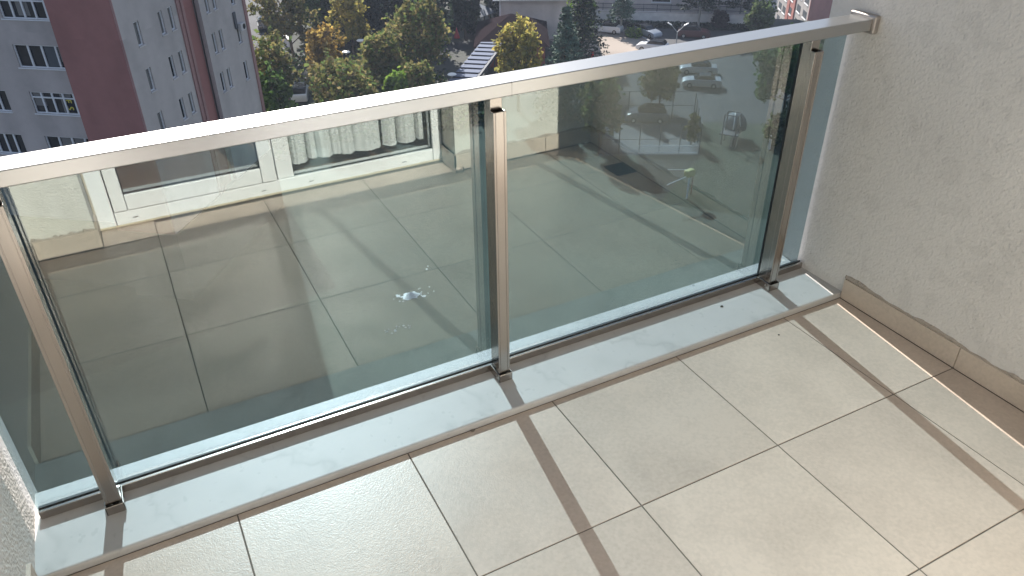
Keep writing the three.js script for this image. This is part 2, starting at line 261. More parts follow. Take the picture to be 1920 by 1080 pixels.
{ // curtain hanging inside the fixed window: separate deep folds with white hems
  const c = thing('curtain', 'white curtain in deep folds behind the right-hand door glass', 'curtain');
  const folds = [[-1.19, -1.105, 0.088], [-1.108, -1.06, 0.098], [-1.063, -0.985, 0.094], [-0.99, -0.935, 0.098], [-0.94, -0.875, 0.090], [-0.868, -0.745, 0.086], [-0.735, -0.672, 0.088], [-0.668, -0.575, 0.084], [-0.578, -0.535, 0.092]];
  folds.forEach(([x0, x1, y], k) => {
    const n = 18, pos = [], idx = [], hem = [];
    for (let i = 0; i <= n; i++) {
      const t = i / n, x = x0 + (x1 - x0) * t + 0.004 * Math.sin(t * 9 + k), z = 1.700 - 0.042 * Math.pow(Math.sin(Math.PI * t), 0.55) + 0.003 * Math.sin(t * 23 + k * 2) + (k % 2) * 0.006;
      for (let j = 0; j <= 8; j++) pos.push(x + 0.006 * Math.sin(j * 0.9 + k), y + (2.05 - y) * j / 8, z + 0.004 * Math.sin(j * 1.3 + k));
      hem.push(new THREE.Vector3(x + 0.006 * Math.sin(k), y, z + 0.004 * Math.sin(k)));
    }
    for (let i = 0; i < n; i++) for (let j = 0; j < 8; j++) { const a = i * 9 + j; idx.push(a, a + 9, a + 1, a + 1, a + 9, a + 10); }
    const g = new THREE.BufferGeometry(); g.setAttribute('position', new THREE.Float32BufferAttribute(pos, 3)); g.setIndex(idx); g.computeVertexNormals();
    const f = mesh('curtain_fold', g, M.curtain, c);
    mesh('hem', new THREE.TubeGeometry(new THREE.CatmullRomCurve3(hem), 30, 0.003, 5), M.pvc, f);
  });
}
{ // the room
  const f = struct('room_floor', box(-4, 1.5, -0.03, -0.0105, 1.642, 5.5), M.woodB, 'brown wooden floor of the room behind the door');
  for (let i = 0; i < 8; i++) for (let j = 0; j < 4; j++) { const z = 1.70 + 0.14 * i, x = -2.6 + 0.9 * j - (i % 3) * 0.3; mesh('floor_plank', rbox(x + 0.001, x + 0.899, -0.0104, 0, z + 0.001, z + 0.139, 0.001), (i * 3 + j * 5) % 3 ? M.wood : M.woodB, f); }
  struct('room_wall', [box(-4, 1.5, 0, 2.5, 5.5, 5.6), box(-4.1, -4, -0.03, 2.5, 1.65, 5.6), box(1.5, 1.6, -0.03, 2.5, 1.65, 5.6), box(-4, XL - 0.22, -0.4, 2.5, 1.55, 1.65), box(XR + 0.22, 1.5, -0.4, 2.5, 1.55, 1.65)], M.roomWall, 'pale walls of the room behind the door');
  struct('room_ceiling', box(-4.1, 1.6, 2.502, 2.6, 1.652, 5.6), M.roomWall, 'pale ceiling of the room behind the door');
}
{ // floor drain by the right wall
  const d = thing('floor_drain', 'small dark slotted floor drain in the shade beside the right wall', 'drain', [0.205, 0.0006, 1.07]);
  const bars = []; for (let k = -4; k <= 4; k++) bars.push(rbox(-0.044, 0.044, 0, 0.003, k * 0.0108 - 0.0028, k * 0.0108 + 0.0028, 0.0008));
  mesh('frame', [rbox(-0.055, 0.055, 0, 0.0035, -0.06, -0.051, 0.001), rbox(-0.055, 0.055, 0, 0.0035, 0.051, 0.06, 0.001), rbox(-0.055, -0.046, 0, 0.0035, -0.0508, 0.0508, 0.001), rbox(0.046, 0.055, 0, 0.0035, -0.0508, 0.0508, 0.001), box(-0.046, 0.046, -0.0003, 0.0004, -0.051, 0.051)], M.castIron, d);
  mesh('grate', bars, M.castIron, d);
}
{ // grit on the sill
  const lump = (x, y, z, s, m, name, label) => { const g = new THREE.IcosahedronGeometry(s, 1), p = g.attributes.position; for (let i = 0; i < p.count; i++) { const k = 0.75 + 0.5 * hash(Math.round(p.getX(i) * 9e4), Math.round(p.getY(i) * 9e4 + p.getZ(i) * 4e4), 3); p.setXYZ(i, p.getX(i) * k * 1.3, p.getY(i) * k * 0.7, p.getZ(i) * k); } g.computeVertexNormals(); g.translate(x, y + s * 0.4, z); tag(mesh(name, g, m), label, 'pebble'); };
  lump(-0.161, 0.02, 0.075, 0.0042, M.soil, 'pebble', 'tiny dark pebble on the marble sill left of the right-hand post');
  lump(-1.158, 0, 0.209, 0.0042, M.mortar, 'mortar_crumb', 'pale crumb of mortar lying against the foot of the marble sill');
  lump(-0.085, 0, 0.27, 0.0025, M.soil, 'pebble', 'tiny dark speck of grit on a floor tile near the right wall');
}
scene.fog = new THREE.FogExp2(new THREE.Color().setRGB(0.72, 0.82, 1.0), 0.00045);
// ------------------------------------------------------------------ ground and paved areas far below
const sheet = (pts, y, thick = 0) => { const s = new THREE.Shape(pts.map(([x, z]) => new THREE.Vector2(x, -z))); const g = thick ? new THREE.ExtrudeGeometry(s, { depth: thick, bevelEnabled: false }).rotateX(-Math.PI / 2).translate(0, y, 0) : new THREE.ShapeGeometry(s).rotateX(-Math.PI / 2).translate(0, y, 0); return planar(g); };
{
  const g = new THREE.PlaneGeometry(6000, 6000, 300, 300).rotateX(-Math.PI / 2), p = g.attributes.position;
  for (let i = 0; i < p.count; i++) { // the grid is finer near the middle; beyond the estate, to the right, the hill falls away
    const f = (v) => Math.sign(v) * Math.pow(Math.abs(v) / 3000, 2.2) * 3000; const x = f(p.getX(i)), z = f(p.getZ(i));
    const out = Math.max(0, (x * 0.72 - z * 0.69) - 128) * (x > 60 ? Math.min(1, (x - 60) / 25) : 0);
    p.setXYZ(i, x, G - Math.min(out * 0.33, 70), z);
  }
  g.computeVertexNormals(); struct('ground', planar(g), M.soil, 'brown and green earth between the buildings');
  struct('parking_lot', sheet([[44, -64.5], [52, -60], [58, -56], [72, -56], [92, -78], [64.5, -98.9], [55, -96], [53.5, -84], [44, -72]], G + 0.006), M.asphalt, 'grey asphalt car park below the balcony');
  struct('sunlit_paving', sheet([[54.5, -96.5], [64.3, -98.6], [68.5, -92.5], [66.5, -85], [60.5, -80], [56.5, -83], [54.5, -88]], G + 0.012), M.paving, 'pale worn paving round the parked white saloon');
  struct('sports_court', sheet([[38, -57], [43.5, -64.2], [52, -59.5], [46.8, -52.6]], G + 0.012), M.court, 'pale grey fenced sports court');
  struct('play_ground', sheet([[46.9, -52.4], [52.2, -59.3], [58, -55.4], [55, -44], [44, -38], [37, -46]], G + 0.006), M.grass, 'dark green ground of the play area');
  struct('park_path', sheet([[20, -101], [50, -101], [50, -97], [20, -96]], G + 0.008), M.pathDark, 'dark park path lined with round lamps');
  struct('road', sheet([[15, -108], [21.5, -110], [32, -160], [22, -160]], G + 0.008), M.asphalt, 'grey street beside the tower block');
  struct('yard', sheet([[8.5, -72], [36, -72], [44, -62], [37, -46], [44, -38], [40, -12], [-30, -12], [-30, -40], [8.5, -46]], G + 0.004), M.yard, 'grey-green paved yard in front of the tower block');
  struct('lawn', sheet([[8, -74], [30, -68], [34, -92], [20, -95], [10, -90]], G + 0.006), M.grass, 'grass under the autumn trees');
  const k = struct('kerb', sheet([[67.6, -92.6], [66.6, -88], [62.0, -81.5], [61.6, -81.8], [66.2, -88.2], [67.2, -92.8]], G, 0.14), M.pavement, 'pale kerb along the edge of the paving');
}

// ------------------------------------------------------------------ tower blocks
function holed(w, h, holes, depth) { // a facade sheet with openings; x along it, y up, its face at z = 0 and its back at -depth
  const s = new THREE.Shape([new THREE.Vector2(0, 0), new THREE.Vector2(w, 0), new THREE.Vector2(w, h), new THREE.Vector2(0, h)]);
  for (const [x, y, a, b] of holes) s.holes.push(new THREE.Path([new THREE.Vector2(x, y), new THREE.Vector2(x, y + b), new THREE.Vector2(x + a, y + b), new THREE.Vector2(x + a, y)]));
  return new THREE.ExtrudeGeometry(s, { depth, bevelEnabled: false }).translate(0, 0, -depth);
}
const place = (g, ox, oy, oz, ang) => g.rotateY(ang).translate(ox, oy, oz);
{
  const t = thing('apartment_tower', 'tall grey tower block with maroon vertical bands and small windows, at the left', 'building', [-0.86, G, -49.3]);
  // local axes: a runs back along the left face, b along the right face; both horizontal
  const a = [-Math.cos(0.646), -Math.sin(0.646)], b = [Math.cos(0.925), -Math.sin(0.925)], H = 50;
  const P = (s, q) => [a[0] * s + b[0] * q, a[1] * s + b[1] * q];
  const prism = (pts, y0, y1) => { const g = sheet(pts.map(([s, q]) => P(s, q)), y0, y1 - y0); return g; };
  // right face: frame with x along b, outward normal turned towards the viewer's right
  const angR = Math.atan2(-b[1], b[0]);          // turns +x onto b
  const right = (g, q0, set = 0) => { const [x, z] = P(set, q0); return planar(place(g, x, 0, z, angR)); };
  const angL = Math.atan2(a[1], -a[0]);          // turns +x onto -a (left to right)
  const left = (g, s1, set = 0) => { const [x, z] = P(s1, set); return planar(place(g, x, 0, z, angL)); };
  mesh('core', prism([[0.5, 0.5], [0.5, 14.7], [14, 14.7], [32, 14.7], [32, 1.5], [4.3, 1.5], [4.3, 0.5]], 0, H), M.towerGrey, t);
  mesh('roof', prism([[-0.25, -0.25], [-0.25, 15.3], [32.2, 15.3], [32.2, 0.5], [4.4, 0.5], [4.4, -0.25]], H, H + 0.4), M.towerGrey, t);
  mesh('plinth', [prism([[-0.14, -0.14], [-0.14, 15.2], [0.3, 15.2], [0.3, 0.3], [4.3, 0.3], [4.3, -0.14]], 0, 5.2), prism([[4.301, 0.82], [4.301, 1.3], [32.1, 1.3], [32.1, 0.82]], 0, 5.2)], M.plinth, t);
  const hR = [], hB = [];
  const rowsR = []; for (let k = -2; k <= 5; k++) rowsR.push(17.25 + 2.78 * k);
  for (const y of rowsR) { hR.push([1.38, y, 0.55, 1.42], [4.0, y, 0.5, 1.42], [5.15, y, 0.5, 1.42]); hB.push([0.75, y, 0.5, 1.42], [1.75, y, 0.5, 1.42], [4.35, y - 0.25, 0.55, 1.42]); }
  mesh('wall', [right(holed(6.15, H, hR, 0.3), 0)], M.towerGrey, t);
  mesh('wall', [right(holed(5.9, H, hB, 0.3), 8.9)], M.towerGrey, t);
  mesh('maroon_panel', [prism([[0.45, 6.9], [0.45, 8.9], [0.8, 8.9], [0.8, 6.9]], 0, H)], M.towerMaroon, t);
  mesh('pilaster', [prism([[-0.1, 6.15], [-0.1, 6.35], [0.5, 6.35], [0.5, 6.15]], 0, H), prism([[-0.1, 6.62], [-0.1, 6.9], [0.5, 6.9], [0.5, 6.62]], 0, H), prism([[-0.02, 6.36], [-0.02, 6.61], [0.5, 6.61], [0.5, 6.36]], 0, H)], M.towerPink, t);
  mesh('pilaster', [prism([[-0.1, 14.8], [-0.1, 15.15], [0.5, 15.15], [0.5, 14.8]], 0, H)], M.towerPink, t);
  mesh('maroon_panel', [prism([[0.12, -0.08], [0.12, 0.0], [0.12, 0.6], [4.25, 0.6], [4.25, -0.08]], 0, H)], M.towerMaroon, t);
  mesh('wall', [prism([[0, -0.06], [0, 0.0], [0.119, 0.0], [0.119, -0.06]], 0, H)], M.towerPink, t);
  const win = (toFace, off, x, y, w, h, kind) => {
    const bar = 0.07, W = [];
    const at = (g) => toFace(g, ...off);
    const bx = (x0, x1, y0, y1, z0 = -0.16, z1 = -0.09) => box(x0, x1, y0, y1, z0, z1);
    const parts = [bx(x, x + bar, y, y + h), bx(x + w - bar, x + w, y, y + h), bx(x + bar + .001, x + w - bar - .001, y, y + bar), bx(x + bar + .001, x + w - bar - .001, y + h - bar, y + h)];
    if (kind >= 4) for (let k = 1; k < kind; k++) parts.push(bx(x + w * k / kind - 0.06, x + w * k / kind + 0.06, y + bar + .001, y + h - bar - .001));
    if (kind === 5) parts.push(box(x + bar + .002, x + w - bar - .002, y + h - 0.42, y + h - 0.33, -0.15, -0.085));
    const f = mesh('window', mergeGeometries(parts.map(at).map((q) => q)), M.frameWhite, t);
    mesh('pane', at(box(x + 0.01, x + w - 0.01, y + 0.01, y + h - 0.01, -0.24, -0.2)), M.glassDark, f);
    mesh('sill', at(box(x - 0.06, x + w + 0.06, y - 0.07, y - 0.003, -0.28, 0.07)), kind ? M.frameWhite : M.pale, f);
    return f;
  };
  const shade = (toFace, off, x, y, w, h, m) => mesh('blind', toFace(box(x + 0.02, x + w - 0.02, y + 0.02, y + h - 0.02, -0.199, -0.19), ...off), m, t);
  for (const y of rowsR) {
    for (const [x, w] of [[1.38, 0.55], [4.0, 0.5], [5.15, 0.5]]) { win(right, [0], x, y, w, 1.42, 0); if (rnd() < 0.75) shade(right, [0], x + 0.14, y, w - 0.14, 1.42, M.blind); }
    for (const [x, w, d] of [[0.75, 0.5, 0], [1.75, 0.5, 0], [4.35, 0.55, -0.25]]) { win(right, [8.9], x, y + d, w, 1.42, 0); if (rnd() < 0.75) shade(right, [8.9], x + 0.14, y + d, w - 0.14, 1.42, M.blind); }
  }
  // left face stands 0.9 m behind the maroon band
  const rowsL = []; for (let k = -2; k <= 3; k++) rowsL.push(15.82 + 2.95 * k);
  const hL = []; const S0 = 30; // x = S0 - s
  for (const y of rowsL) { hL.push([S0 - 8.2, y, 3.75, 1.42], [S0 - 12.6, y, 2.7, 1.42], [S0 - 20, y, 3.75, 1.42]); }
  mesh('wall', [left(holed(S0 - 4.25, H, hL, 0.3), S0, 0.9)], M.towerGrey, t);
  rowsL.forEach((y, k) => { for (let q = 0; q < 4; q++) if (rnd() < 0.6) { const w = 3.75 / 4, dz = rr(0.3, 1.36), x0 = S0 - 8.2 + w * q; mesh('blind', left(box(x0 + 0.08, x0 + w - 0.08, y + 1.38 - dz, y + 1.38, -0.199, -0.19), S0, 0.9), rnd() < 0.5 ? M.blind : M.netting, t); } win(left, [S0, 0.9], S0 - 8.2, y, 3.75, 1.42, k % 2 ? 5 : 4); win(left, [S0, 0.9], S0 - 12.6, y, 2.7, 1.42, 4); win(left, [S0, 0.9], S0 - 20, y, 3.75, 1.42, 4); });
  { // small sale notice of yellow letters in a window
    const c = document.createElement('canvas'); c.width = 96; c.height = 160; const q = c.getContext('2d');
    q.fillStyle = '#1c1d22'; q.fillRect(0, 0, 96, 160); q.fillStyle = '#cfc24a'; q.font = 'bold 84px sans-serif'; q.textAlign = 'center'; q.textBaseline = 'middle';
    q.save(); q.translate(48, 42); q.rotate(Math.PI / 2); q.fillText('E', 0, 0); q.restore(); q.save(); q.translate(48, 116); q.rotate(Math.PI / 2); q.fillText('S', 0, 0); q.restore();
    const ct = new THREE.CanvasTexture(c); ct.colorSpace = THREE.SRGBColorSpace;
    const g = new THREE.PlaneGeometry(0.72, 1.0).translate(S0 - 8.2 + 2.45, 15.82 - 2.95 + 0.6, -0.18); const u = g.attributes.uv.clone();
    const pg = left(g, S0, 0.9); const src = u, idx = [0, 2, 1, 2, 3, 1]; for (let i = 0; i < 6; i++) pg.attributes.uv.setXY(i, src.getX(idx[i]), src.getY(idx[i]));
    mesh('notice', pg, std(1, 1, 1, 0.7, { map: ct }), t);
  }
  { // air conditioner unit and cloth under a window of the right face
    const x = 8.9 + 4.45; const ac = mesh('air_conditioner', [right(rbox(4.5, 5.25, 15.1, 15.65, 0.02, 0.32, 0.03), 8.9)], M.pale, t);
    mesh('fan_grille', right(new THREE.CylinderGeometry(0.2, 0.2, 0.02, 18).rotateX(Math.PI / 2).translate(4.95, 15.38, 0.325), 8.9), M.dark, ac);
    mesh('laundry', [right(rbox(4.1, 4.45, 15.35, 16.55, 0.03, 0.12, 0.03), 8.9)], M.pole, t);
  }
}
{
  // sunlit tower far off on the falling slope to the right: white wall with red strips, its other side maroon
  const t = thing('apartment_tower', 'distant white and red tower block above the right end of the handrail', 'building', [141.5, -66, -138.5]);
  const d = [-0.53, 0.848], e = [0.848, 0.53], H = 52, ang = Math.atan2(-d[1], d[0]);
  const P = (s, q) => [d[0] * s + e[0] * q, d[1] * s + e[1] * q];
  const prism = (pts, y0, y1) => sheet(pts.map(([s, q]) => P(s, q)), y0, y1 - y0);
  mesh('wall', prism([[0, 0], [0, 20], [27, 20], [27, 0]], 0, H), M.farWall, t);
  mesh('red_strip', [prism([[9.6, -0.25], [9.6, -0.005], [11.8, -0.005], [11.8, -0.25]], 0, H), prism([[14.6, -0.25], [14.6, -0.005], [16.3, -0.005], [16.3, -0.25]], 0, H), prism([[11.81, -0.12], [11.81, -0.004], [14.59, -0.004], [14.59, -0.12]], 0, H)], M.brickRed, t);
  mesh('maroon_panel', prism([[27.01, -0.1], [27.01, 4.2], [27.3, 4.2], [27.3, -0.1]], 0, H), M.towerMaroon, t);
  mesh('wall', prism([[27.01, 4.25], [27.01, 20], [27.25, 20], [27.25, 4.25]], 0, H), M.towerGrey, t);
  for (const [s, w, off] of [[1.6, 2.6, 0], [5.6, 2.6, 0], [12.2, 1.9, 1.2], [17.6, 2.9, 0.2], [22.8, 2.9, 0.2]]) for (let k = 4; k < 12; k++) {
    const y = 1.2 + 2.85 * k + off, q0 = s > 11 && s < 14 ? -0.12 : 0;
    const f = mesh('window', prism([[s, q0 - 0.05], [s, q0 - 0.003], [s + w, q0 - 0.003], [s + w, q0 - 0.05]], y, y + 1.45), M.glassDark, t);
    mesh('sill', prism([[s - 0.1, q0 - 0.16], [s - 0.1, q0 - 0.004], [s + w + 0.1, q0 - 0.004], [s + w + 0.1, q0 - 0.16]], y - 0.18, y - 0.005), M.frameWhite, f);
  }
}
{ // pale building above the retaining wall, wall with railing, hedge
  const u = [0.802, -0.597].map((v, i) => (i ? 0.597 : 0.802)), n = [-0.597, 0.802], O = [62.3, -101.5];
  const P = (s, q) => [O[0] + u[0] * s + n[0] * q, O[1] + u[1] * s + n[1] * q];
  const prism = (s0, s1, q0, q1, y0, y1) => sheet([P(s0, q0), P(s1, q0), P(s1, q1), P(s0, q1)], G + y0, y1 - y0);
  const b = thing('pale_building', 'pale building with dark windows behind the white retaining wall', 'building');
  mesh('wall', prism(-4, 30, -14, -5.5, 0, 9), M.pale, b); mesh('roof', prism(-4.4, 30.4, -14.4, -5.1, 9.01, 9.3), M.roofRed, b);
  for (const [s, w, y, h] of [[1.5, 1.6, 3.3, 1.5], [5.0, 1.6, 3.3, 1.5], [7.6, 1.2, 3.3, 1.5], [11.4, 2.9, 2.3, 3.1], [16.4, 1.6, 3.4, 1.4], [19.6, 1.6, 3.4, 1.4], [23.5, 2.2, 3.2, 1.7], [26.8, 1.6, 3.3, 1.5]]) { const f = mesh('window', prism(s, s + w, -5.49, -5.42, y, y + h), M.frameWhite, b); mesh('pane', prism(s + 0.1, s + w - 0.1, -5.415, -5.4, y + 0.1, y + h - 0.1), M.glassDark, f); mesh('sill', prism(s - 0.1, s + w + 0.1, -5.49, -5.25, y - 0.12, y - 0.005), M.frameWhite, f); }
  const w = thing('retaining_wall', 'long whitish retaining wall along the back of the car park', 'wall');
  mesh('wall', prism(0, 28, -0.3, 0, 0, 2.0), M.whiteWall, w); mesh('coping', prism(-0.1, 28.1, -0.4, 0.08, 2.003, 2.12), M.pale, w);
  const f = thing('metal_fence', 'dark metal fence on top of the whitish retaining wall', 'fence');
  for (const y of [2.45, 3.05]) mesh('rail', prism(0, 28, -0.2, -0.14, y, y + 0.09), M.pole, f);
  for (let s = 0.2; s < 28; s += 2) mesh('post', prism(s, s + 0.08, -0.205, -0.135, 2.12, 3.2), M.pole, f);
  mesh('fence_bars', mergeGeometries(Array.from({ length: 186 }, (_, k) => prism(0.3 + k * 0.148, 0.33 + k * 0.148, -0.185, -0.155, 2.2, 3.1))), M.pole, f).userData.kind = 'stuff';
}
{ // red-roofed house with a lower hipped roof in front
  const h = thing('red_roofed_house', 'pale house with dark red tiled roofs behind the spruce', 'house');
  const u = [0.886, 0.464], n = [-0.464, 0.886], O = [48.6, -99.2];
  const P = (s, q) => [O[0] + u[0] * s + n[0] * q, O[1] + u[1] * s + n[1] * q];
  mesh('wall', sheet([P(0, 0), P(10, 0), P(10, -9), P(0, -9)], G, 5.6), M.pale, h);
  const tri = (pts) => { const g = new THREE.BufferGeometry(); g.setAttribute('position', new THREE.Float32BufferAttribute(pts.flat(), 3)); g.computeVertexNormals(); return planar(g); };
  const at = (s, q, y) => { const [x, z] = P(s, q); return [x, G + y, z]; };
  const hip = (s0, s1, q0, q1, y0, y1, r) => { const A = at(s0, q1, y0), B = at(s1, q1, y0), C = at(s1, q0, y0), D = at(s0, q0, y0), R0 = at(s0 + r, (q0 + q1) / 2, y1), R1 = at(s1 - r, (q0 + q1) / 2, y1); return tri([A, B, R1, A, R1, R0, B, C, R1, C, D, R0, C, R0, R1, D, A, R0]); };
  const r = mesh('roof', hip(-0.9, 10.9, -9.9, 0.9, 5.65, 9.2, 4), M.roofRed, h);
  mesh('gutter', sheet([P(-1.0, 0.9), P(11, 0.9), P(11, 1.02), P(-1.0, 1.02)], G + 5.5, 0.16), M.frameWhite, r);
  mesh('porch_roof', hip(-3.2, 6.5, 0.8, 14, 2.7, 5.3, 4.7), M.roofRed, h);
  mesh('porch_wall', sheet([P(-2.6, 1.2), P(5.9, 1.2), P(5.9, 13.4), P(-2.6, 13.4)], G, 2.69), M.brickRed, h);
  mesh('corner_board', sheet([P(-0.12, 0.12), P(0.1, 0.12), P(0.1, 0.002), P(-0.12, 0.002)], G, 5.49), M.frameWhite, h);
}
{ // covered walkway of sloping dark panels
  const c = thing('covered_walkway', 'long covered walkway roofed with slate blue panels beside the red roofs', 'walkway');
  const A = [44.4, -91.4], B = [31.0, -74.6], L = Math.hypot(A[0] - B[0], A[1] - B[1]), d = [(B[0] - A[0]) / L, (B[1] - A[1]) / L], n = [-d[1], d[0]], turn = Math.atan2(-d[1], d[0]);
  for (let k = 0; k < 12; k++) { const g = rbox(0.10, 1.50, -0.04, 0.04, -1.35, 1.35, 0.02); g.rotateZ(0.06); g.rotateY(turn); g.translate(A[0] + d[0] * k * 1.72, G + 3.05, A[1] + d[1] * k * 1.72); mesh('roof_panel', g, M.canopy, c); }
  mesh('roof_backing', box(0, L, 2.86, 2.94, -1.2, 1.2).rotateY(turn).translate(A[0], G, A[1]), M.darkBlue, c);
  const bar = (o, w, y0, y1) => { const g = box(0, L, y0, y1, o, o + w); g.rotateY(turn); return g.translate(A[0], G, A[1]); };
  mesh('beam', [bar(-1.62, 0.3, 2.75, 3.1), bar(1.3, 0.12, 2.75, 3.0)], M.darkBlue, c);
  for (let k = 0; k <= 5; k++) for (const o of [-1.4, 1.3]) { const x = A[0] + d[0] * L * k / 5 + n[0] * o * -1, z = A[1] + d[1] * L * k / 5 - n[1] * o; mesh('post', tube([x, G, z], [x, G + 2.75, z], 0.06, 0.06, 6), M.darkBlue, c); }
}
{ // small pavilion
  const p = thing('garden_pavilion', 'small open pavilion with a slate hipped roof among dark trees', 'pavilion', [47.6, G, -105]);
  mesh('roof', planar(new THREE.ConeGeometry(3.1, 1.5, 4, 1).rotateY(Math.PI / 4 + 0.5).translate(0, 3.4, 0).toNonIndexed()), M.slate, p);
  for (const [x, z] of [[-1.5, 0.9], [1.3, 1.6], [1.7, -1], [-1.2, -1.7]]) mesh('post', tube([x, 0, z], [x, 2.7, z], 0.09), M.barkA, p);
  mesh('railing', [tube([-1.5, 0.9, 0.9], [1.3, 0.9, 1.6], 0.05), tube([1.3, 0.9, 1.6], [1.7, 0.9, -1], 0.05), tube([-1.5, 0.9, 0.9], [-1.2, 0.9, -1.7], 0.05)], M.barkA, p);
}

// ------------------------------------------------------------------ trees
function leaves(list, size, colors, mat, flat = 0.5) { // list of [x, y, z]; quads with the leaf colours given
  const n = list.length, pos = new Float32Array(n * 12), col = new Float32Array(n * 12), idx = new Uint32Array(n * 6), q = new THREE.Quaternion(), e = new THREE.Euler(), v = new THREE.Vector3();
  list.forEach(([x, y, z, tone = 0], i) => {
    e.set(rr(-1, 1) * Math.PI * flat, rnd() * 6.283, rr(-1, 1) * Math.PI * flat); q.setFromEuler(e);
    const s = size * rr(0.65, 1.35), c0 = colors[Math.floor(rnd() * colors.length)], k = rr(0.75, 1.25) * (1 + tone);
    [[-1, 0, -0.55], [0.1, 0.12, -0.75], [1, 0, 0.5], [-0.2, 0.12, 0.8]].forEach(([a, b, d], j) => { v.set(a * s, b * s, d * s).applyQuaternion(q); const o = i * 12 + j * 3; pos[o] = x + v.x; pos[o + 1] = y + v.y; pos[o + 2] = z + v.z; col[o] = c0[0] * k; col[o + 1] = c0[1] * k; col[o + 2] = c0[2] * k; });
    idx.set([i * 4, i * 4 + 1, i * 4 + 2, i * 4, i * 4 + 2, i * 4 + 3], i * 6);
  });
  const g = new THREE.BufferGeometry(); g.setAttribute('position', new THREE.BufferAttribute(pos, 3)); g.setAttribute('color', new THREE.BufferAttribute(col, 3)); g.setIndex(new THREE.BufferAttribute(idx, 1)); g.computeVertexNormals(); return g;
}
const leafMat = new THREE.MeshPhysicalMaterial({ color: 0xffffff, vertexColors: true, roughness: 1, specularIntensity: 0.15, transmission: 0.5, thickness: 0, side: THREE.DoubleSide });
const needleMat = new THREE.MeshStandardMaterial({ color: 0xffffff, vertexColors: true, roughness: 0.9, side: THREE.DoubleSide });
const PAL = {
  olive: [[0.15, 0.14, 0.05], [0.12, 0.12, 0.045], [0.17, 0.14, 0.06], [0.09, 0.105, 0.04]],
  brown: [[0.19, 0.165, 0.06], [0.145, 0.15, 0.05], [0.22, 0.18, 0.08], [0.10, 0.135, 0.04], [0.09, 0.14, 0.04], [0.16, 0.17, 0.055]],
  orange: [[0.34, 0.215, 0.055], [0.29, 0.20, 0.05], [0.24, 0.18, 0.055], [0.37, 0.26, 0.07]],
  gold: [[0.34, 0.28, 0.07], [0.27, 0.25, 0.06], [0.20, 0.20, 0.06], [0.38, 0.31, 0.09]],
  green: [[0.07, 0.13, 0.035], [0.055, 0.105, 0.03], [0.095, 0.16, 0.045]],
  bright: [[0.15, 0.24, 0.04], [0.12, 0.21, 0.04], [0.19, 0.27, 0.05]],
  dark: [[0.022, 0.036, 0.022], [0.03, 0.045, 0.026], [0.018, 0.03, 0.02]],
  spruce: [[0.07, 0.12, 0.085], [0.055, 0.10, 0.07], [0.09, 0.14, 0.095]],
  pale: [[0.11, 0.15, 0.06], [0.08, 0.12, 0.05], [0.14, 0.17, 0.08]],
  purple: [[0.045, 0.025, 0.03], [0.03, 0.02, 0.022]],
};
function tree(name, label, x, z, h, r, pal, n = 2600, o = {}) {
  const t = thing(name, label, o.cat || 'tree', [x, o.y ?? G, z], 0, o.group), base = h * (o.clear ?? 0.28), wood = [], pts = [], blobs = [];
  const th = h * 0.55; wood.push(tube([0, 0, 0], [rr(-.2, .2), th, rr(-.2, .2)], 0.035 * h * 0.6, 0.02 * h * 0.6, 7));
  const nb = o.blobs || 19;
  for (let k = 0; k < nb; k++) {
    const a = k * 2.4 + rnd(), f = (k + 0.5) / nb, y = base + (h - base) * (0.10 + 0.82 * f), R = r * Math.sqrt(Math.max(0.06, 1 - Math.pow(Math.abs((f - 0.38) / 0.68), 2))) * rr(0.45, 0.92);
    const bx = Math.cos(a) * R * 0.8, bz = Math.sin(a) * R * 0.8, br = r * rr(0.20, 0.42);
    const twigs = Array.from({ length: 7 }, () => { const p2 = rnd() * 6.283, u2 = rr(-0.25, 1); return [br * 1.05 * Math.cos(p2) * Math.sqrt(1 - u2 * u2 * 0.9), br * 1.15 * u2 + 0.1 * br, br * 1.05 * Math.sin(p2) * Math.sqrt(1 - u2 * u2 * 0.9)]; }); for (const w of twigs) wood.push(tube([bx * 0.85, y, bz * 0.85], [bx + w[0] * 1.1, y + w[1] * 1.1, bz + w[2] * 1.1], 0.03, 0.012, 3)); blobs.push([bx, y, bz, br, twigs, rr(-0.32, 0.28)]); wood.push(tube([0, Math.min(th, y * 0.62), 0], [bx * 0.85, y, bz * 0.85], 0.012 * h * 0.7, 0.004 * h, 5));
  }
  for (let i = 0; i < n; i++) {
    const b = blobs[Math.floor(rnd() * nb)], u = rnd() * 2 - 1, ph = rnd() * 6.283, s = Math.sqrt(1 - u * u), rad = b[3] * (0.45 + 0.62 * Math.pow(rnd(), 0.45)) * (1 + 0.45 * (rnd() < 0.16) * rnd());
    if (i % 4 === 0) { const tw = b[4][Math.floor(rnd() * b[4].length)], f = 0.5 + 0.85 * rnd(), j = 0.10 * b[3] + 0.06; pts.push([b[0] + tw[0] * f + rr(-j, j), b[1] + tw[1] * f + rr(-j, j), b[2] + tw[2] * f + rr(-j, j), b[5]]); continue; }
    pts.push([b[0] + rad * s * Math.cos(ph), b[1] + rad * u * 0.85, b[2] + rad * s * Math.sin(ph), b[5]]);
  }
  mesh('trunk', wood, o.bark || M.barkA, t);
  mesh('crown', leaves(pts, o.leaf || 0.23, PAL[pal], leafMat), leafMat, t); return t;
}
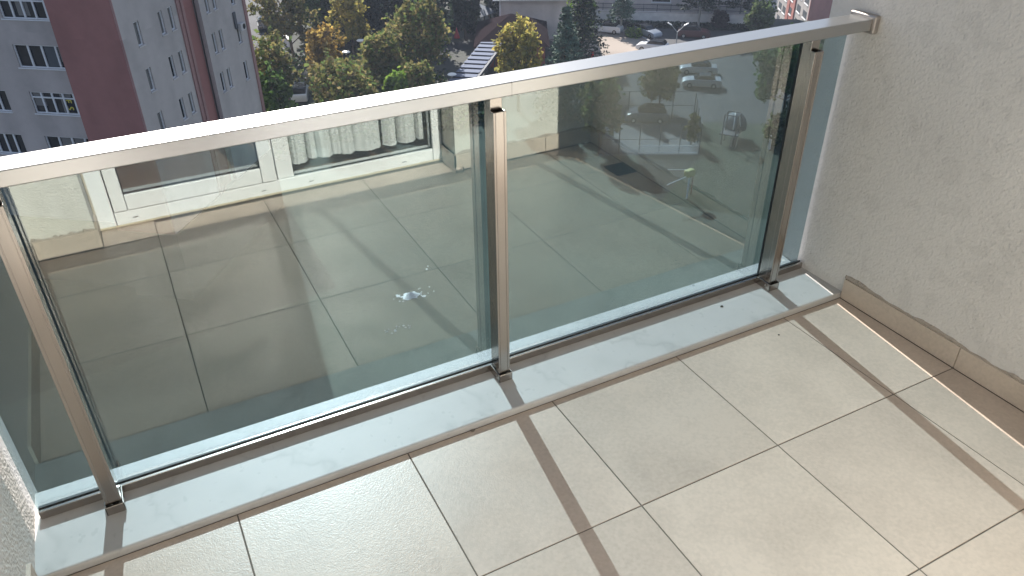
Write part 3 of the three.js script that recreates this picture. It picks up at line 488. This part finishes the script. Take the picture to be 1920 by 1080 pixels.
function conifer(name, label, x, z, h, r, pal, n = 3400, o = {}) {
  const t = thing(name, label, 'tree', [x, G, z]), pts = [], wood = [tube([0, 0, 0], [0, h * 0.97, 0], h * 0.018 + 0.05, 0.03, 7)], clear = o.clear ?? 0.06;
  const tiers = o.tiers || Math.round(h * 2.6);
  for (let k = 0; k < tiers; k++) {
    const f = (k + rnd() * 0.5) / tiers, y = h * (clear + (1 - clear) * f), R = r * (o.flat ? Math.sqrt(1 - f * f * 0.9) * rr(0.6, 1) : Math.pow(1 - f, 0.82)) + 0.12, m = o.flat ? 7 : 9;
    for (let q = 0; q < m; q++) {
      const a = q / m * 6.283 + k * 1.3 + rnd() * 0.5, L = R * rr(0.7, 1.12), droop = o.flat ? 0.05 : 0.32;
      if (k % 2 === 0) wood.push(tube([0, y, 0], [Math.cos(a) * L * 0.9, y - L * droop, Math.sin(a) * L * 0.9], 0.03, 0.01, 4));
      const cnt = Math.ceil(n / (tiers * m) * (0.35 + 1.2 * L / r));
      for (let i = 0; i < cnt; i++) { const s = Math.pow(rnd(), 0.6), w = (0.10 + 0.22 * L * s * (1 - s * 0.6)); pts.push([Math.cos(a) * L * s + rr(-w, w), y - L * s * droop + rr(-0.12, 0.10) + (s > 0.85 ? 0.08 : 0), Math.sin(a) * L * s + rr(-w, w)]); }
    }
  }
  mesh('trunk', wood, o.bark || M.barkA, t);
  mesh('crown', leaves(pts, o.leaf || 0.16, PAL[pal], needleMat, 0.32), needleMat, t); return t;
}
tree('autumn_tree', 'tall loose olive-brown tree just right of the tower block', 19.7, -102.4, 10.5, 4.1, 'olive', 2700);
tree('broadleaf_tree', 'green tree behind the orange and yellow trees', 25.0, -109, 9.5, 3.8, 'green', 2600);
tree('autumn_tree', 'bright orange-leaved tree among the olive trees', 20.8, -90.4, 7.0, 2.6, 'orange', 2000);
tree('autumn_tree', 'yellow-gold tree right above the orange tree', 26.8, -98.6, 8.8, 2.8, 'gold', 1900);
tree('autumn_tree', 'brownish tree beside the foot of the tower block', 12.6, -82.6, 8.6, 3.7, 'brown', 2500);
tree('autumn_tree', 'broad olive-brown tree in the middle of the park, left of the fullest one', 25.2, -82, 7.4, 3.1, 'brown', 2200);
tree('autumn_tree', 'large full olive-brown tree left of the covered walkway', 31.2, -85.8, 9.6, 4.2, 'brown', 3300);
tree('autumn_tree', 'low spreading brown tree right above the handrail, below the orange tree', 18.6, -76.6, 6.6, 4.4, 'brown', 3000, { clear: 0.15 });
tree('autumn_tree', 'small brown tree just above the handrail at the foot of the walkway', 26.8, -75, 6.0, 2.1, 'brown', 1500);
tree('round_shrub', 'bright green round shrub between brown trees above the handrail', 24.6, -75.6, 5.2, 1.9, 'bright', 1700, { clear: 0.1 });
tree('round_shrub', 'dark green bushy shrub at the foot of the tower block corner', 11.6, -77.4, 6.2, 2.8, 'green', 2400, { clear: 0.08 });
tree('round_shrub', 'mid-green shrub between the orange tree and the broad brown tree', 21.8, -84.4, 4.2, 1.7, 'green', 1000, { clear: 0.1 });
tree('autumn_tree', 'gold-olive tree left of the spruce and in front of the dark red roof', 37.0, -71.8, 9.6, 3.0, 'gold', 2500);
conifer('spruce_tree', 'blue-green spruce with a pointed top right of the gold-olive tree', 40.9, -68.6, 11.6, 3.6, 'spruce', 6000);
conifer('conifer_tree', 'tall dark conifer directly behind the blue-green spruce', 48.6, -77.6, 14.5, 3.9, 'dark', 5200);
tree('broadleaf_tree', 'yellow-green tree at the right edge of the dark conifer', 53.6, -85.6, 8.4, 2.2, 'bright', 1500);
conifer('conifer_tree', 'slim green conifer with pale trunk behind the white saloon', 65.4, -93.6, 7.6, 2.1, 'spruce', 2000, { clear: 0.34, bark: M.barkPale });
conifer('cedar_tree', 'dark flat-layered cedar in front of the retaining wall, left of its twin', 76.4, -89.6, 9.0, 3.8, 'dark', 3200, { flat: 1, clear: 0.38, tiers: 9, bark: M.barkPale });
conifer('cedar_tree', 'dark flat-layered cedar nearest the far tower block', 82.4, -87.6, 9.4, 4.2, 'dark', 3600, { flat: 1, clear: 0.34, tiers: 9, bark: M.barkPale });
tree('round_shrub', 'small dark purple bush before the retaining wall between the cedars', 79.0, -88.0, 2.6, 1.3, 'purple', 900, { clear: 0.2 });
tree('broadleaf_tree', 'pale green bushy tree above the handrail near the far tower block', 80.6, -81.6, 5.0, 2.2, 'pale', 1800, { clear: 0.1 });
for (const [x, z, h, r, w] of [[31.5, -113, 10, 4.6, 'left end of the dark row, above the yellow-gold tree'], [36.6, -109, 10.5, 4.6, 'second from the left in the dark row'], [41.6, -113, 10, 4.8, 'third from the left in the dark row'], [36.5, -97.5, 7.5, 3.3, 'in front of the dark row, above the large olive-brown tree'], [44.2, -101.5, 8, 2.8, 'between the pavilion and the walkway'], [52.6, -106, 9, 3.6, 'behind the pavilion'], [26.5, -116, 10, 4, 'behind the green tree'], [47.5, -118, 11, 5, 'fourth from the left in the dark row'], [53.5, -121, 11, 5, 'right end of the dark row, above the pavilion'], [39.8, -122, 12, 5.2, 'tallest, at the back of the dark row'], [33, -124, 12, 5.2, 'behind the left end of the dark row'], [27, -104, 7.5, 3, 'in the shade beyond the gold tree'], [31, -106, 8, 3.4, 'just above the three round lamps']]) tree('evergreen_tree', `dark evergreen tree ${w}`, x, z, h, r, 'dark', 2600, { leaf: 0.26, clear: 0.1, group: 'dark evergreen trees across the back of the park' });
tree('broadleaf_tree', 'dim olive tree beside the silver cars, seen through the glass', 50.4, -64, 5.4, 2.3, 'olive', 1500);
tree('broadleaf_tree', 'dim brown-green tree left of the sports court, seen through the glass', 38.8, -58.2, 7.0, 2.4, 'brown', 1900);
tree('broadleaf_tree', 'dim leafy tree close to the right-hand post, seen through the glass', 54.2, -47.4, 5.2, 2.6, 'dark', 2200);
tree('broadleaf_tree', 'dim tree right behind the right-hand post, seen through the glass', 60.8, -56, 8.0, 4.4, 'green', 4600);
tree('round_shrub', 'slim climbing shrub at the right end of the court fence', 47.6, -55.0, 3.4, 0.8, 'olive', 700, { clear: 0.05, leaf: 0.14 });
tree('round_shrub', 'low leafy shrub by the play area edge, right of the domed hood', 55.2, -51, 2.6, 1.5, 'pale', 900, { clear: 0.05 });
tree('round_shrub', 'low green shrub on the island beside the silver hatchback', 66.0, -91.4, 0.9, 1.6, 'bright', 800, { clear: 0.05, leaf: 0.12 });
{ // undergrowth between the park trees
  const pts = []; for (let i = 0; i < 11000; i++) { const x = rr(9, 34), z = rr(-104, -70), w = fbm((x + 200) / 60, (z + 200) / 60, 12, 3, 5); if (w > 0.42) pts.push([x, G + rnd() * rnd() * 2.6 * (w - 0.3) * 3, z]); }
  tag(mesh('undergrowth', leaves(pts, 0.24, [...PAL.dark, ...PAL.green, ...PAL.olive], needleMat), needleMat), 'dark tangled undergrowth below the park trees', 'undergrowth', null, 'stuff');
}
{ // hedge under the wall
  const pts = []; for (let i = 0; i < 5200; i++) { const s = rnd() * 27, q = rr(0.15, 1.1), y = rnd() * 0.85; pts.push([62.3 + 0.802 * s - 0.597 * q, G + y, -101.5 + 0.597 * s + 0.802 * q]); }
  tag(mesh('hedge', leaves(pts, 0.15, PAL.dark, needleMat), needleMat), 'low dark hedge along the foot of the retaining wall', 'hedge', null, 'stuff');
}

// ------------------------------------------------------------------ cars
function car(name, label, [x, z], dir, paint, kind = 'saloon', group) {
  const t = thing(name, label, 'car', [x, G + 0.01, z], Math.atan2(-dir[1], dir[0]), group); // local +x is forward
  const L = kind === 'suv' ? 4.5 : kind === 'hatch' ? 4.1 : 4.5, H = kind === 'suv' ? 1.68 : 1.46, hl = L / 2, W = kind === 'suv' ? 1.82 : 1.74;
  const s = new THREE.Shape(); const deck = kind === 'saloon' ? 0.98 : 1.02, bon = kind === 'suv' ? 1.05 : 0.90;
  s.moveTo(-hl + 0.05, 0.30); s.lineTo(-hl, 0.55); s.quadraticCurveTo(-hl, deck - 0.08, -hl + 0.14, deck);
  s.lineTo(-hl + (kind === 'saloon' ? 0.85 : 0.25), deck + 0.02); s.lineTo(hl - 1.25, bon + 0.06); s.quadraticCurveTo(hl - 0.25, bon - 0.03, hl - 0.05, 0.66); s.lineTo(hl, 0.45); s.lineTo(hl - 0.06, 0.28);
  const arch = (cx) => { s.lineTo(cx + 0.36, 0.28); s.absarc(cx, 0.30, 0.36, 0, Math.PI, false); s.lineTo(cx - 0.36, 0.28); };
  arch(hl - 0.85); arch(-hl + 0.85); s.closePath();
  const ext = (sh, w, bev) => new THREE.ExtrudeGeometry(sh, { depth: w - 2 * bev, bevelEnabled: true, bevelSize: bev * 0.6, bevelThickness: bev, bevelSegments: 3, curveSegments: 10 }).translate(0, 0, -w / 2 + bev);
  mesh('body', planar(ext(s, W, 0.12)), paint, t);
  const cab = (inset, top) => { const c = new THREE.Shape(); const r0 = kind === 'saloon' ? -hl + 0.72 : -hl + 0.22, r1 = kind === 'saloon' ? -hl + 1.35 : -hl + 0.55, f1 = hl - 1.95, f0 = hl - 1.22; c.moveTo(r0 + inset, deck - 0.02); c.quadraticCurveTo((r0 + r1) / 2 + inset, H - 0.12, r1 + inset * 0.6, H - top); c.quadraticCurveTo(0, H + 0.05 - top, f1 - inset * 0.6, H - 0.04 - top); c.lineTo(f0 - inset, bon); c.closePath(); return c; };
  const wd = ext(cab(0.0, 0.05), W - 0.22, 0.16); mesh('windows', planar(wd), M.carGlass, t);
  const r1 = kind === 'saloon' ? -hl + 1.30 : -hl + 0.45; const roofS = new THREE.Shape(); roofS.moveTo(r1, H - 0.09); roofS.quadraticCurveTo(0, H + 0.06, hl - 1.98, H - 0.10); roofS.lineTo(hl - 1.98, H - 0.16); roofS.quadraticCurveTo(0, H - 0.04, r1, H - 0.15); roofS.closePath();
  const roof = mesh('roof', planar(ext(roofS, W - 0.34, 0.06)), paint, t);
  const pil = (xa, ya, xb, yb, w) => [-1, 1].map((q) => tube([xa, ya, q * (W / 2 - 0.13)], [xb, yb, q * (W / 2 - 0.25)], w, w, 5));
  mesh('pillar', [...pil(hl - 1.24, bon + 0.02, hl - 1.98, H - 0.11, 0.045), ...pil(kind === 'saloon' ? -hl + 0.80 : -hl + 0.3, deck, r1, H - 0.12, 0.07), ...pil(-0.25, 0.96, -0.22, H - 0.09, 0.035)], paint, t);
  for (const q of [-1, 1]) {
    mesh('headlight', rbox(hl - 0.42, hl - 0.06, 0.62, 0.76, q > 0 ? W / 2 - 0.42 : -W / 2 + 0.06, q > 0 ? W / 2 - 0.06 : -W / 2 + 0.42, 0.03), M.headlamp, t);
    mesh('tail_light', rbox(-hl - 0.01, -hl + 0.16, 0.68, 0.86, q > 0 ? W / 2 - 0.38 : -W / 2 + 0.05, q > 0 ? W / 2 - 0.05 : -W / 2 + 0.38, 0.02), M.tailLamp, t);
    mesh('mirror', rbox(hl - 1.55, hl - 1.40, 0.94, 1.08, q * (W / 2 + 0.07) - 0.07, q * (W / 2 + 0.07) + 0.07, 0.03), paint, t);
    for (const wx of [hl - 0.85, -hl + 0.85]) { const w = mesh('wheel', new THREE.CylinderGeometry(0.31, 0.31, 0.2, 18).rotateX(Math.PI / 2).translate(wx, 0.31, q * (W / 2 - 0.11)), M.tyre, t); mesh('rim', new THREE.CylinderGeometry(0.19, 0.19, 0.02, 12).rotateX(Math.PI / 2).translate(wx, 0.31, q * (W / 2 - 0.005)), M.rim, w); }
  }
  mesh('bumper', [rbox(hl - 0.1, hl + 0.03, 0.3, 0.5, -W / 2 + 0.1, W / 2 - 0.1, 0.04), rbox(-hl - 0.03, -hl + 0.08, 0.32, 0.52, -W / 2 + 0.1, W / 2 - 0.1, 0.04)], paint, t);
  mesh('number_plate', [rbox(hl + 0.031, hl + 0.04, 0.38, 0.49, -0.26, 0.26, 0.004), rbox(-hl - 0.04, -hl - 0.031, 0.38, 0.49, -0.26, 0.26, 0.004)], M.frameWhite, t);
  return t;
}
const paint = (r, g, b, m = 0) => new THREE.MeshPhysicalMaterial({ color: lin(r, g, b), roughness: 0.32, metalness: m, clearcoat: 0.8, clearcoatRoughness: 0.06 });
const WHITE = paint(0.72, 0.72, 0.73), SILVER = paint(0.42, 0.43, 0.45, 0.4), GREY = paint(0.16, 0.165, 0.17, 0.3), WINE = paint(0.07, 0.014, 0.018), BLUEY = paint(0.3, 0.34, 0.4, 0.4), BLACK = paint(0.012, 0.013, 0.015);
car('parked_car', 'white saloon parked side-on on the sunlit paving by the slim conifer', [63.9, -95.0], [-0.62, -0.78], WHITE);
car('parked_car', 'silver-white hatchback facing the viewer beside the low green shrub', [67.9, -90.4], [0.16, 0.98], BLUEY, 'hatch');
car('parked_car', 'white car with only its roof showing over the handrail', [64.0, -84.0], [-0.6, -0.8], WHITE, 'hatch');
car('parked_car', 'dark wine-red car in the shade before the cedars', [73.2, -86.6], [0.75, 0.66], WINE, 'suv');
car('parked_car', 'silver saloon seen through the glass, nearest the handrail of the two side by side', [63.0, -73.0], [-0.78, -0.62], SILVER);
car('parked_car', 'silver saloon seen through the glass, lower of the two side by side', [60.1, -68.8], [-0.78, -0.62], SILVER);
car('parked_car', 'grey car with a bright headlamp behind the court fence, seen through the glass', [47.6, -62.6], [-0.84, -0.54], GREY, 'suv');
car('parked_van', 'white vehicle half hidden between the brown trees near the tower block', [16.9, -88.2], [0.3, -0.95], WHITE, 'suv');
car('parked_car', 'black car on the grey street at the edge of the tower block', [20.2, -122], [0.2, -0.98], BLACK, 'suv');
{ // motor scooter in the tree shade
  const s = thing('motor_scooter', 'small red and black motor scooter in the shade right of the spruce', 'scooter', [54.6, G + 0.01, -84.6], 0.6);
  for (const x of [-0.6, 0.6]) mesh('wheel', new THREE.TorusGeometry(0.2, 0.07, 6, 14).translate(x, 0.26, 0), M.tyre, s);
  mesh('body', [rbox(-0.75, 0.1, 0.42, 0.72, -0.16, 0.16, 0.06), rbox(-0.2, 0.5, 0.26, 0.38, -0.15, 0.15, 0.04), rbox(0.42, 0.6, 0.35, 0.95, -0.18, 0.18, 0.05)], M.red, s);
  mesh('seat', rbox(-0.7, 0.05, 0.73, 0.84, -0.14, 0.14, 0.05), M.dark, s); mesh('handlebar', tube([0.45, 1.05, -0.32], [0.45, 1.05, 0.32], 0.025), M.dark, s);
}

// ------------------------------------------------------------------ lamps and other street furniture
function parkLamp(label, x, z, h) {
  const t = thing('park_lamp', label, 'lamp', [x, G, z], 0, 'round white park lamps');
  mesh('pole', tube([0, 0, 0], [0, h - 0.28, 0], 0.06, 0.045), M.pole, t);
  const prof = [[0, 0.16], [0.2, 0.15], [0.42, 0.10], [0.52, 0.02], [0.50, -0.02], [0.3, -0.02], [0, -0.02]].map(([a, b]) => new THREE.Vector2(a, b));
  mesh('lamp_cap', new THREE.LatheGeometry(prof.reverse(), 20).translate(0, h, 0), M.lampWhite, t); mesh('lamp_glass', new THREE.CylinderGeometry(0.16, 0.1, 0.24, 12).translate(0, h - 0.15, 0), M.pale, t);
}
parkLamp('round white park lamp, farthest of the three in a row right of the gold tree', 29.3, -99.5, 3.5);
parkLamp('round white park lamp, middle of the three in a row right of the orange tree', 27.0, -95.7, 3.5);
parkLamp('round white park lamp, nearest of the three in a row, above the green shrub', 23.8, -91.5, 3.5);
parkLamp('round white park lamp at the lower left end of the covered walkway', 31.5, -77.2, 3.5);
parkLamp('round white park lamp by the upper end of the walkway, next to the pale house', 47.5, -96.6, 3.5);
parkLamp('round white park lamp beside the slim conifer with the pale trunk', 66.6, -93.9, 4.4);
{
  const t = thing('street_lamp', 'pale double-armed street lamp in a Y shape by the wine-red car', 'street lamp', [60.4, G, -74.6]);
  mesh('pole', tube([0, 0, 0], [0, 5.1, 0], 0.09, 0.06), M.galv, t);
  for (const q of [-1, 1]) { mesh('arm', tube([0, 5.0, 0], [q * 0.62, 5.85, q * 0.45], 0.045, 0.035), M.galv, t); const g = rbox(-0.3, 0.3, -0.06, 0.06, -0.13, 0.13, 0.04); g.rotateZ(q * 0.5); g.rotateY(-0.6); mesh('lamp_head', g.translate(q * 0.8, 5.98, q * 0.58), M.lampWhite, t); }
}
{ // fence of the sports court
  const f = thing('court_fence', 'tall thin wire fence round the pale sports court, seen through the glass', 'fence');
  const A = [44.2, -65.2], B = [52.4, -60.6], C = [46.9, -52.9], D = [38.2, -57.4];
  const run = (a, b, n, h) => { for (let k = 0; k <= n; k++) { const x = a[0] + (b[0] - a[0]) * k / n, z = a[1] + (b[1] - a[1]) * k / n; mesh('post', tube([x, G, z], [x, G + h, z], 0.05, 0.05, 6), M.pole, f); } for (const y of [0.1, h / 2, h]) mesh('rail', tube([a[0], G + y, a[1]], [b[0], G + y, b[1]], 0.03, 0.03, 6), M.pole, f); };
  run(A, B, 4, 3); run(C, D, 5, 3); run(B, C, 4, 3);
  const p = thing('picket_fence', 'low white picket fence along the near edge of the sports court', 'fence');
  const pk = []; for (let k = 0; k <= 52; k++) { const x = 41.6 + 5.0 * k / 52, z = -55.9 + 2.8 * k / 52 + 0.35; mesh('picket', tube([x, G, z], [x, G + 0.95, z], 0.028, 0.028, 5), M.lampWhite, p); }
  for (const y of [0.2, 0.85]) mesh('rail', tube([41.6, G + y, -55.55], [46.6, G + y, -52.75], 0.03, 0.03, 5), M.lampWhite, p);
}
{ // climbing frame with a dark domed hood
  const t = thing('climbing_frame', 'dark playground frame with a domed hood, seen through the glass', 'play frame', [51.9, G, -54.0], 0.6);
  for (const [x, z] of [[-1.6, -0.6], [-0.4, -0.6], [-1.6, 0.7], [-0.4, 0.7]]) mesh('post', tube([x, 0, z], [x, 3.1, z], 0.07), M.pole, t);
  mesh('top_rail', [tube([-1.6, 3.1, -0.6], [-0.4, 3.1, -0.6], 0.06), tube([-1.6, 3.1, 0.7], [-0.4, 3.1, 0.7], 0.06), tube([-1.6, 3.1, -0.6], [-1.6, 3.1, 0.7], 0.06), tube([-0.4, 3.1, -0.6], [-0.4, 3.1, 0.7], 0.06)], M.pole, t);
  mesh('brace', tube([-1.0, 3.0, 0.7], [-0.3, 1.7, 0.75], 0.06), M.lampWhite, t);
  mesh('hood', planar(new THREE.SphereGeometry(1.15, 20, 12, 0, 6.283, 0, Math.PI * 0.55).scale(1, 1.25, 1).translate(0.9, 1.2, 0)), M.slate, t); mesh('hood_trim', new THREE.TorusGeometry(1.12, 0.07, 6, 20, Math.PI).scale(1, 1.25, 1).translate(0.9, 1.2, 0.05).rotateY(0.2), M.lampWhite, t);
  mesh('deck', rbox(-1.6, 2.0, 1.0, 1.12, -0.9, 0.9, 0.03), M.pole, t); mesh('ladder', [tube([-1.7, 0, 0.9], [-1.2, 1.1, 0.9], 0.05), tube([-1.7, 0, 0.4], [-1.2, 1.1, 0.4], 0.05)], M.galv, t);
}
{
  const t = thing('play_post', 'post with a yellow-green rounded top and thin side arm, seen through the glass', 'play post', [39.6, G, -45.5], 0.2);
  mesh('pole', tube([0, 0, 0], [0, 2.1, 0], 0.08), M.lampWhite, t); mesh('yellow_top', rbox(-0.5, 0.5, 2.1, 2.75, -0.35, 0.35, 0.25, 4), M.yellow, t);
  mesh('arm', [tube([-0.3, 2.2, 0], [-2.6, 2.0, -0.2], 0.045), tube([0.2, 2.6, -0.1], [-1.4, 2.7, -1.3], 0.03)], M.lampWhite, t); mesh('pole', tube([0.9, 0, -0.3], [0.9, 2.3, -0.3], 0.04), M.brickRed, t);
}
{ // torn white sheeting lying in the yard
  const t = thing('plastic_sheeting', 'torn white plastic sheeting lying in the yard far below, seen through the glass', 'sheeting');
  const lumpy = (cx, cz, rx, rz, h) => { const n = 22, m = 4, pos = [], idx = []; for (let i = 0; i < n; i++) { const a = i / n * 6.283, w = 0.6 + 0.7 * rnd(); for (let j = 0; j <= m; j++) { const f = j / m; pos.push(cx + rx * w * f * Math.cos(a), G + 0.02 + h * (1 - f) * (0.5 + rnd()), cz + rz * w * f * Math.sin(a)); } } for (let i = 0; i < n; i++) for (let j = 0; j < m; j++) { const a = i * (m + 1) + j, b = ((i + 1) % n) * (m + 1) + j; idx.push(a, a + 1, b, b, a + 1, b + 1); } const g = new THREE.BufferGeometry(); g.setAttribute('position', new THREE.Float32BufferAttribute(pos, 3)); g.setIndex(idx); g.computeVertexNormals(); return g; };
  const wm = M.lampWhite.clone(); wm.side = THREE.DoubleSide;
  mesh('sheet', lumpy(12.8, -42.4, 0.62, 0.5, 0.25), wm, t);
  const bits = [[12.0, -42.8, 0.16, 0.2], [13.6, -41.9, 0.17, 0.15], [15.17, -45.23, 0.1, 0.12], [15.4, -45.6, 0.06, 0.08]]; for (let k = 0; k < 16; k++) bits.push([12.8 + rr(-1.3, 1.7), -42.4 + rr(-0.6, 0.5), rr(0.03, 0.08), rr(0.03, 0.08)]); for (let k = 0; k < 16; k++) bits.push([10.55 + rr(-0.9, 0.9), -39.05 + rr(-0.3, 0.3), rr(0.03, 0.1), rr(0.03, 0.07)]);
  for (const b of bits) mesh('scrap', lumpy(...b, 0.05), wm, t);
}
{
  const t = thing('bollard', 'short white post standing at the edge of the play area', 'bollard', [53.6, G, -50.4]); mesh('post', tube([0, 0, 0], [0, 1.3, 0], 0.14, 0.12, 10), M.lampWhite, t); mesh('cap', new THREE.SphereGeometry(0.13, 10, 6).translate(0, 1.32, 0), M.lampWhite, t);
}
{
  const t = thing('red_parasol', 'small red folded parasol beside the covered walkway', 'parasol', [42.0, G, -99.6]); mesh('pole', tube([0, 0, 0], [0, 2.4, 0], 0.04), M.pole, t); mesh('cloth', new THREE.ConeGeometry(0.45, 1.5, 8).translate(0, 1.75, 0), M.red, t);
}
{ // street post and low wall beyond the tower
  const t = thing('street_pole', 'thick dark pole on the grey street at the right edge of the tower block', 'pole', [18.55, G, -109.4]); mesh('pole', tube([0, 0, 0], [0, 9, 0], 0.28, 0.24, 10), M.pole, t); mesh('cable_box', rbox(-0.75, -0.2, 3.2, 5.4, -0.3, 0.3, 0.04), M.pole, t);
  const w = thing('low_wall', 'low pale wall along the street beyond the tower block', 'wall'); mesh('wall', box(20.8, 21.2, G, G + 1.2, -128, -109), M.pale, w); mesh('coping', box(20.75, 21.25, G + 1.203, G + 1.3, -128, -109), M.whiteWall, w);
}

renderer.render(scene, camera);
